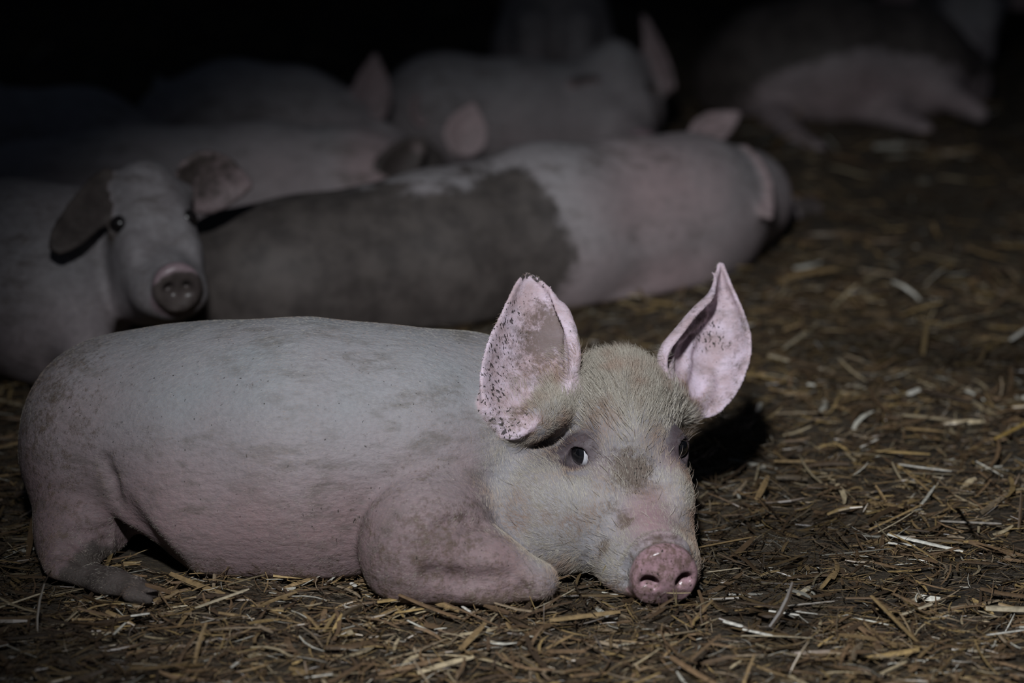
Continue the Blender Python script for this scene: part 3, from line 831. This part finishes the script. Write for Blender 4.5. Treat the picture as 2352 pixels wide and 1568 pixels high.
# sitting pig seen as an upright grey shape
fr = Frame(at(1330, -120, 5.95), 30, 5, 0, .95)
e1 = ear(at(1290, -200, 6.1), at(1240, -300, 6.1), .08, (0, -1, .1), .014)
e2 = ear(at(1390, -200, 6.15), at(1440, -300, 6.15), .08, (0, -1, .1), .014)
far_pig('dim pig sitting upright behind the pig with the long ear',
    [(at(1270, 225, 6.25), .165), (at(1272, 120, 6.2), .155), (at(1276, 20, 6.18), .13)], fr, [(e1, .2), (e2, .2)],
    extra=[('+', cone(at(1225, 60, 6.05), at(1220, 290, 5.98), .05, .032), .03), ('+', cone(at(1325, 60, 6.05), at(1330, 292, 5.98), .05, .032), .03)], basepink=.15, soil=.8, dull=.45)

# pig lying on its side at the right, pink belly to us
fr = Frame(at(1560, 330, 6.2), -75, 10, 0, .95)
e1 = ear(at(1640, 240, 6.3), at(1600, 150, 6.35), .08, (.1, -1, .1), .012)
far_pig('pig with muddy back and pink belly lying on its side at upper right',
    [(at(2170, 190, 6.20), .12), (at(2080, 160, 6.12), .16), (at(1900, 155, 6.08), .185), (at(1780, 165, 6.10), .165), (at(1720, 190, 6.14), .14)], fr, [(e1, .6)],
    extra=[('+', cone(at(1780, 270, 5.96), at(1830, 330, 5.78), .045, .032), .03), ('+', cone(at(1830, 330, 5.78), at(1878, 356, 5.68), .034, .030), .02),
           ('+', cone(at(2120, 190, 6.05), at(2250, 262, 5.90), .05, .022), .04), ('+', cone(at(2030, 270, 5.98), at(2120, 306, 5.86), .05, .03), .05)],
    mud=[(at(1880, 100, 6.0), (.6, .6, .4), 1.35), (at(1860, 365, 5.66), (.06, .06, .05), 1)], clean=[(at(1965, 260, 5.9), (.27, .6, .17), 1.6)],
    pinks=[(at(1960, 230, 5.9), (.25, .4, .14), 1.0)], basepink=.4, soil=.5, dull=.2, pad=((0, .25, 0), (.1, 0, 0)))

# pig at the very back with lowered head
fr = Frame(at(2228, 150, 6.45), -8, 38, 0, 1.0)
e1 = ear(at(2090, -30, 6.62), at(2010, 30, 6.6), .08, (0, -1, 0), .01)
e2 = ear(at(2290, -40, 6.66), at(2370, 20, 6.66), .08, (0, -1, 0), .01)
far_pig('pig with lowered grey face standing at the far upper right corner',
    [(at(2190, -120, 7.35), .16), (at(2190, -130, 7.15), .175), (at(2190, -110, 6.95), .165)], fr, [(e1, .3), (e2, .3)],
    extra=[('+', cone(at(2130, -20, 6.95), at(2130, 130, 6.92), .055, .03), .03), ('+', cone(at(2250, -20, 6.95), at(2255, 130, 6.92), .055, .03), .03),
           ('+', cone(at(2130, -20, 7.4), at(2130, 80, 7.45), .06, .03), .03), ('+', cone(at(2250, -20, 7.4), at(2255, 80, 7.45), .06, .03), .03)], basepink=.1, soil=.6)

# ------------------------------------------------------------------ straw
TINTS = np.array([(.30, .205, .10), (.40, .28, .12), (.21, .135, .075), (.125, .08, .045), (.50, .41, .26), (.31, .24, .16), (.07, .047, .03), (.72, .70, .60)])
def straw_geo(c, yaw, tilt, roll, L, W, T, bend, ns):
    """many straws: closed four-sided bent strips; returns verts (n*ns*4,3), quads"""
    n = len(c); t = np.linspace(-.5, .5, ns)
    d = np.stack([np.cos(yaw)*np.cos(tilt), np.sin(yaw)*np.cos(tilt), np.sin(tilt)], 1)
    s = np.stack([-np.sin(yaw), np.cos(yaw), np.zeros(n)], 1); u = np.cross(d, s)
    s2 = s*np.cos(roll)[:, None]+u*np.sin(roll)[:, None]; u2 = u*np.cos(roll)[:, None]-s*np.sin(roll)[:, None]
    cen = c[:, None]+d[:, None]*(t[None, :, None]*L[:, None, None]) + (s*bend[:, :1]+u*bend[:, 1:])[:, None]*((t**2-.08)[None, :, None]*L[:, None, None])
    tap = np.ones(ns); tap[0] = .8; tap[-1] = .55
    Ws = (W[:, None]*tap)[:, :, None]*.5; Ts = (T[:, None]*tap)[:, :, None]*.5
    V = np.stack([cen-s2[:, None]*Ws, cen+u2[:, None]*Ts, cen+s2[:, None]*Ws, cen-u2[:, None]*Ts], 2)    # n,ns,4,3
    base = (np.arange(n)*ns*4)[:, None]
    q = []
    for i in range(ns-1):
        for j in range(4): q.append([i*4+j, i*4+(j+1) % 4, (i+1)*4+(j+1) % 4, (i+1)*4+j])
    q.append([3, 2, 1, 0]); e = (ns-1)*4; q.append([e, e+1, e+2, e+3])
    Q = (base[:, :, None]+np.array(q)[None]).reshape(-1, 4)
    return V.reshape(-1, 3), Q
def ctint(me, col):
    a = me.color_attributes.new('tint', 'FLOAT_COLOR', 'POINT')
    a.data.foreach_set('color', np.concatenate([col, np.ones((len(col), 1))], 1).astype(np.float32).ravel())
def in_pig(P, margin):
    m = np.zeros(len(P), bool)
    for ops in PIGS: m |= smooth_body([o for o in ops if o[0] == '+'], P) < margin
    return m
def litter(name, label, n, y0, y1, x_half, size, ns, sticking=.1):
    # density falls away with distance
    y = y0+(y1-y0)*RNG.random(n)**1.25
    x = (RNG.random(n)*2-1)*(x_half(y))
    kind = RNG.random(n)
    L = size*np.where(kind < .80, RNG.uniform(.006, .036, n), np.where(kind < .96, RNG.uniform(.015, .06, n), RNG.uniform(.03, .10, n)))
    W = size*np.where(kind < .80, RNG.uniform(.0005, .0017, n), np.where(kind < .95, RNG.uniform(.0018, .0050, n), RNG.uniform(.004, .0085, n)))
    T = np.minimum(W*.5, .0016)
    yaw = RNG.normal(.25, .9, n)
    tilt = RNG.normal(0, .12, n); st = RNG.random(n) < sticking; tilt[st] = RNG.uniform(-.9, .9, st.sum())
    z = floor_h(x, y)+.003+RNG.random(n)**2*.012+np.abs(np.sin(tilt))*L*.35
    c = np.stack([x, y, z], 1)
    keep = ~in_pig(c, -.006); 
    c, L, W, T, yaw, tilt, kind = (a[keep] for a in (c, L, W, T, yaw, tilt, kind)); n = len(c)
    p = np.array([.18, .10, .21, .20, .07, .08, .16, .034]); p /= p.sum()
    col = TINTS[RNG.choice(len(TINTS), n, p=p)]*RNG.uniform(.65, 1.25, (n, 1))
    damp = sstep(.45, .62, fbm(np.stack([c[:, 0], c[:, 1], 0*c[:, 0]], 1), 3.0, 21))[:, None]
    col = .88*col*(1-.65*damp)
    V, Q = straw_geo(c, yaw, tilt, RNG.normal(0, .5, n), L, W, T, RNG.normal(0, .28, (n, 2))*np.array([1, .35]), ns)
    me = mesh_np(name, V, Q, M_STRAW, False); ctint(me, np.repeat(np.clip(col, 0, .8), ns*4, 0))
    o = link(name, me); tag(o, label, 'straw bedding', kind='stuff'); return o
half = lambda y: .72+.30*y
litter('straw_bedding', 'chopped brown straw bedding strewn around the front pig', 118000, 1.95, 4.4, half, 1.0, 4)
litter('straw_bedding', 'blurred straw bedding between and behind the sleeping pigs', 30000, 4.4, 9.0, half, 1.5, 4)

# single stalks that can be told apart
PALE, WHITE, TAN, OCHRE, BROWN, GREY = (.42, .36, .25), (.72, .70, .62), (.26, .18, .085), (.30, .20, .06), (.15, .095, .045), (.34, .31, .27)
def stalk(label, a, b, wpx, col, za=.012, zb=.012, bend=0.0, up=0.0, cat='straw', flat=.35):
    """one stalk from photo pixel a to b, lying on the bedding (za, zb are end heights)"""
    A = ground(*a, z=za); B = ground(*b, z=zb); c = (A+B)/2; D = B-A; L = np.linalg.norm(D)
    dist = c[1]*CT-(c[2]-CAMH)*ST; W = max(wpx*.75/FPX*dist, .0012)
    yaw = math.atan2(D[1], D[0]); tilt = math.asin(D[2]/L)
    V, Q = straw_geo(np.zeros((1, 3)), np.array([yaw]), np.array([tilt]), np.array([random.uniform(-.4, .4)]), np.array([L]), np.array([W]), np.array([max(W*flat, .0010)]), np.array([[bend, up]]), 9)
    me = mesh_np('straw_stalk', V, Q, M_STRAW, False)
    k = len(V)//4; v = np.clip(np.array(col)[None]*np.repeat(.85+.3*RNG.random(k), 4)[:, None], 0, .85); ctint(me, v)
    o = link('straw_stalk', me); o.location = c; tag(o, label, cat)
STALKS = [
 ('long bright white straw stalk on bedding right of the snout', (2038, 1226), (2212, 1266), 13, WHITE),
 ('short white straw chip under the long white stalk', (2040, 1246), (2102, 1252), 13, WHITE),
 ('thin white straw crossing behind the end of the long white stalk', (2130, 1264), (2200, 1262), 7, PALE),
 ('pale bowed straw, lower of a pair on dark bedding far right', (2058, 1086), (2190, 1090), 15, PALE, .014, .012, .05),
 ('pale bowed straw, upper of a pair on dark bedding far right', (2064, 1066), (2186, 1082), 12, WHITE, .016, .012, .06),
 ('grey straw lying level in front of the upright ochre stem', (2160, 1196), (2300, 1202), 13, GREY),
 ('ochre straw stem standing upright near the right edge', (2196, 1166), (2224, 1166), 15, OCHRE, .0, .075),
 ('thick tan straw slanting down to the lower right', (2002, 1368), (2112, 1478), 20, TAN, .022, .012),
 ('pale straw lying across the top of the slanting tan one', (2068, 1412), (2142, 1386), 12, PALE, .012, .016),
 ('wide pale straw cut off by the right edge of the photo', (2264, 1396), (2372, 1400), 24, PALE),
 ('white straw near the right edge below the wide pale one', (2266, 1458), (2356, 1446), 13, WHITE),
 ('broad tan straw flat on bedding level with the nose', (1602, 1258), (1738, 1232), 21, TAN),
 ('tan straw lying end to end with a greyer one below the nose', (1688, 1402), (1770, 1388), 15, TAN),
 ('long greyish straw running right below the nose', (1772, 1394), (1916, 1380), 12, GREY),
 ('split white straw right of the nose over a dark hollow', (1766, 1402), (1836, 1412), 11, WHITE),
 ('white straw chip at the right end of the split one', (1828, 1404), (1878, 1410), 10, WHITE),
 ('wide white straw flake in front of the dark hollow', (1662, 1426), (1706, 1438), 14, WHITE),
 ('white straw with ragged end beside the white flake', (1706, 1444), (1776, 1460), 12, WHITE),
 ('curved straw bending round the front of the dark hollow', (1702, 1458), (1868, 1464), 8, PALE, .012, .012, -.10),
 ('tiny white straw standing on end right of the nose', (1878, 1302), (1880, 1304), 9, WHITE, .0, .022),
 ('pale yellow straw chip slanting upward right of the nose', (1832, 1366), (1862, 1346), 14, PALE),
 ('ochre straw slanting up behind the pale yellow chip', (1886, 1350), (1924, 1302), 16, TAN),
 ('thin stem reaching up from a brown clump at right', (1996, 1216), (2118, 1158), 8, TAN, .012, .030, .05),
 ('second thin stem beside the one reaching from the brown clump', (2018, 1222), (2098, 1176), 7, PALE, .012, .026, .08),
 ('pale straw touching the right side of the nose', (1622, 1314), (1702, 1304), 11, PALE),
 ('ochre straw pointing out of the tangle at the right edge', (2284, 1008), (2366, 966), 14, OCHRE, .014, .03),
 ('wide brown straw in front of the muddy hind foot', (338, 1446), (506, 1428), 18, BROWN),
 ('pale straw slanting upward under the belly', (448, 1396), (572, 1352), 10, PALE, .012, .02),
 ('bright straw chip in front of the hind foot', (300, 1414), (344, 1408), 14, WHITE),
 ('blurred pale straw at the lower left edge', (-10, 1398), (102, 1360), 16, PALE),
 ('whitish straw chip at the bottom edge under the belly', (700, 1556), (764, 1548), 14, WHITE),
 ('small straw standing up against the belly by the elbow', (822, 1350), (830, 1352), 8, PALE, .0, .028),
 ('white speck of straw at the foot of the standing one', (806, 1338), (818, 1346), 14, WHITE, .014, .014),
 ('flat ochre straw below the chin', (1262, 1424), (1424, 1404), 19, TAN),
 ('thin curved stem bending out from under the chin', (1228, 1398), (1322, 1352), 7, PALE, .012, .022, .10),
 ('short white straw in front of the folded foreleg', (1062, 1392), (1080, 1404), 12, WHITE, .014, .014),
 ('white straw chip standing out in the bedding right of the ear', (1740, 945), (1746, 925), 16, WHITE),
 ('bright straw flake catching light on dim bedding upper right', (2086, 905), (2112, 893), 17, WHITE),
 ('bright slanting flake between the two bowed straws and the head', (1978, 1026), (2016, 1008), 15, WHITE),
 ('round bright blurred chip on bedding behind the right ear', (1955, 673), (1975, 668), 20, WHITE),
 ('long blurred straw on dim bedding near the right edge', (2140, 748), (2302, 716), 16, PALE),
 ('white straw cut by the right edge in dim bedding', (2322, 780), (2360, 752), 17, WHITE),
 ('short pale straw on bedding behind the curved right ear', (1765, 815), (1812, 828), 13, PALE),
 ('pale straw bent along the bedding behind the head', (1800, 800), (1850, 762), 9, PALE),
]
for a in STALKS: stalk(*a)
# bits stuck to the wet nose and cheek
def stuck(label, p, q, r, col):
    V, Q = straw_geo(np.zeros((1, 3)), np.array([math.atan2(*(q-p)[[1, 0]])]), np.array([math.asin((q-p)[2]/np.linalg.norm(q-p))]), np.array([.3]), np.array([np.linalg.norm(q-p)]), np.array([r]), np.array([r*.5]), np.array([[.06, .03]]), 7)
    me = mesh_np('straw_stalk', V, Q, M_STRAW, False); ctint(me, np.repeat(np.array(col)[None], len(V), 0))
    o = link('straw_stalk', me); o.location = (p+q)/2; tag(o, label, 'straw')
stuck('thin pale stem hanging down over the bottom of the nose disc', HF(.0125, .006, -.004), HF(.021, .017, -.050), .0030, (.40, .33, .19))
stuck('flat straw blade stuck slanting on the cheek beside the nose', HF(-.072, -.066, -.050), HF(-.062, -.064, -.012), .0040, (.36, .29, .15))
stuck('second thin stem hanging beside the first on the nose disc', HF(.0135, .010, -.004), HF(.023, .012, -.048), .0024, (.34, .27, .15))
stuck('short stem lying level across the nose just under the nostrils', HF(.0125, -.002, -.009), HF(.0125, .030, -.012), .0022, (.33, .26, .15))
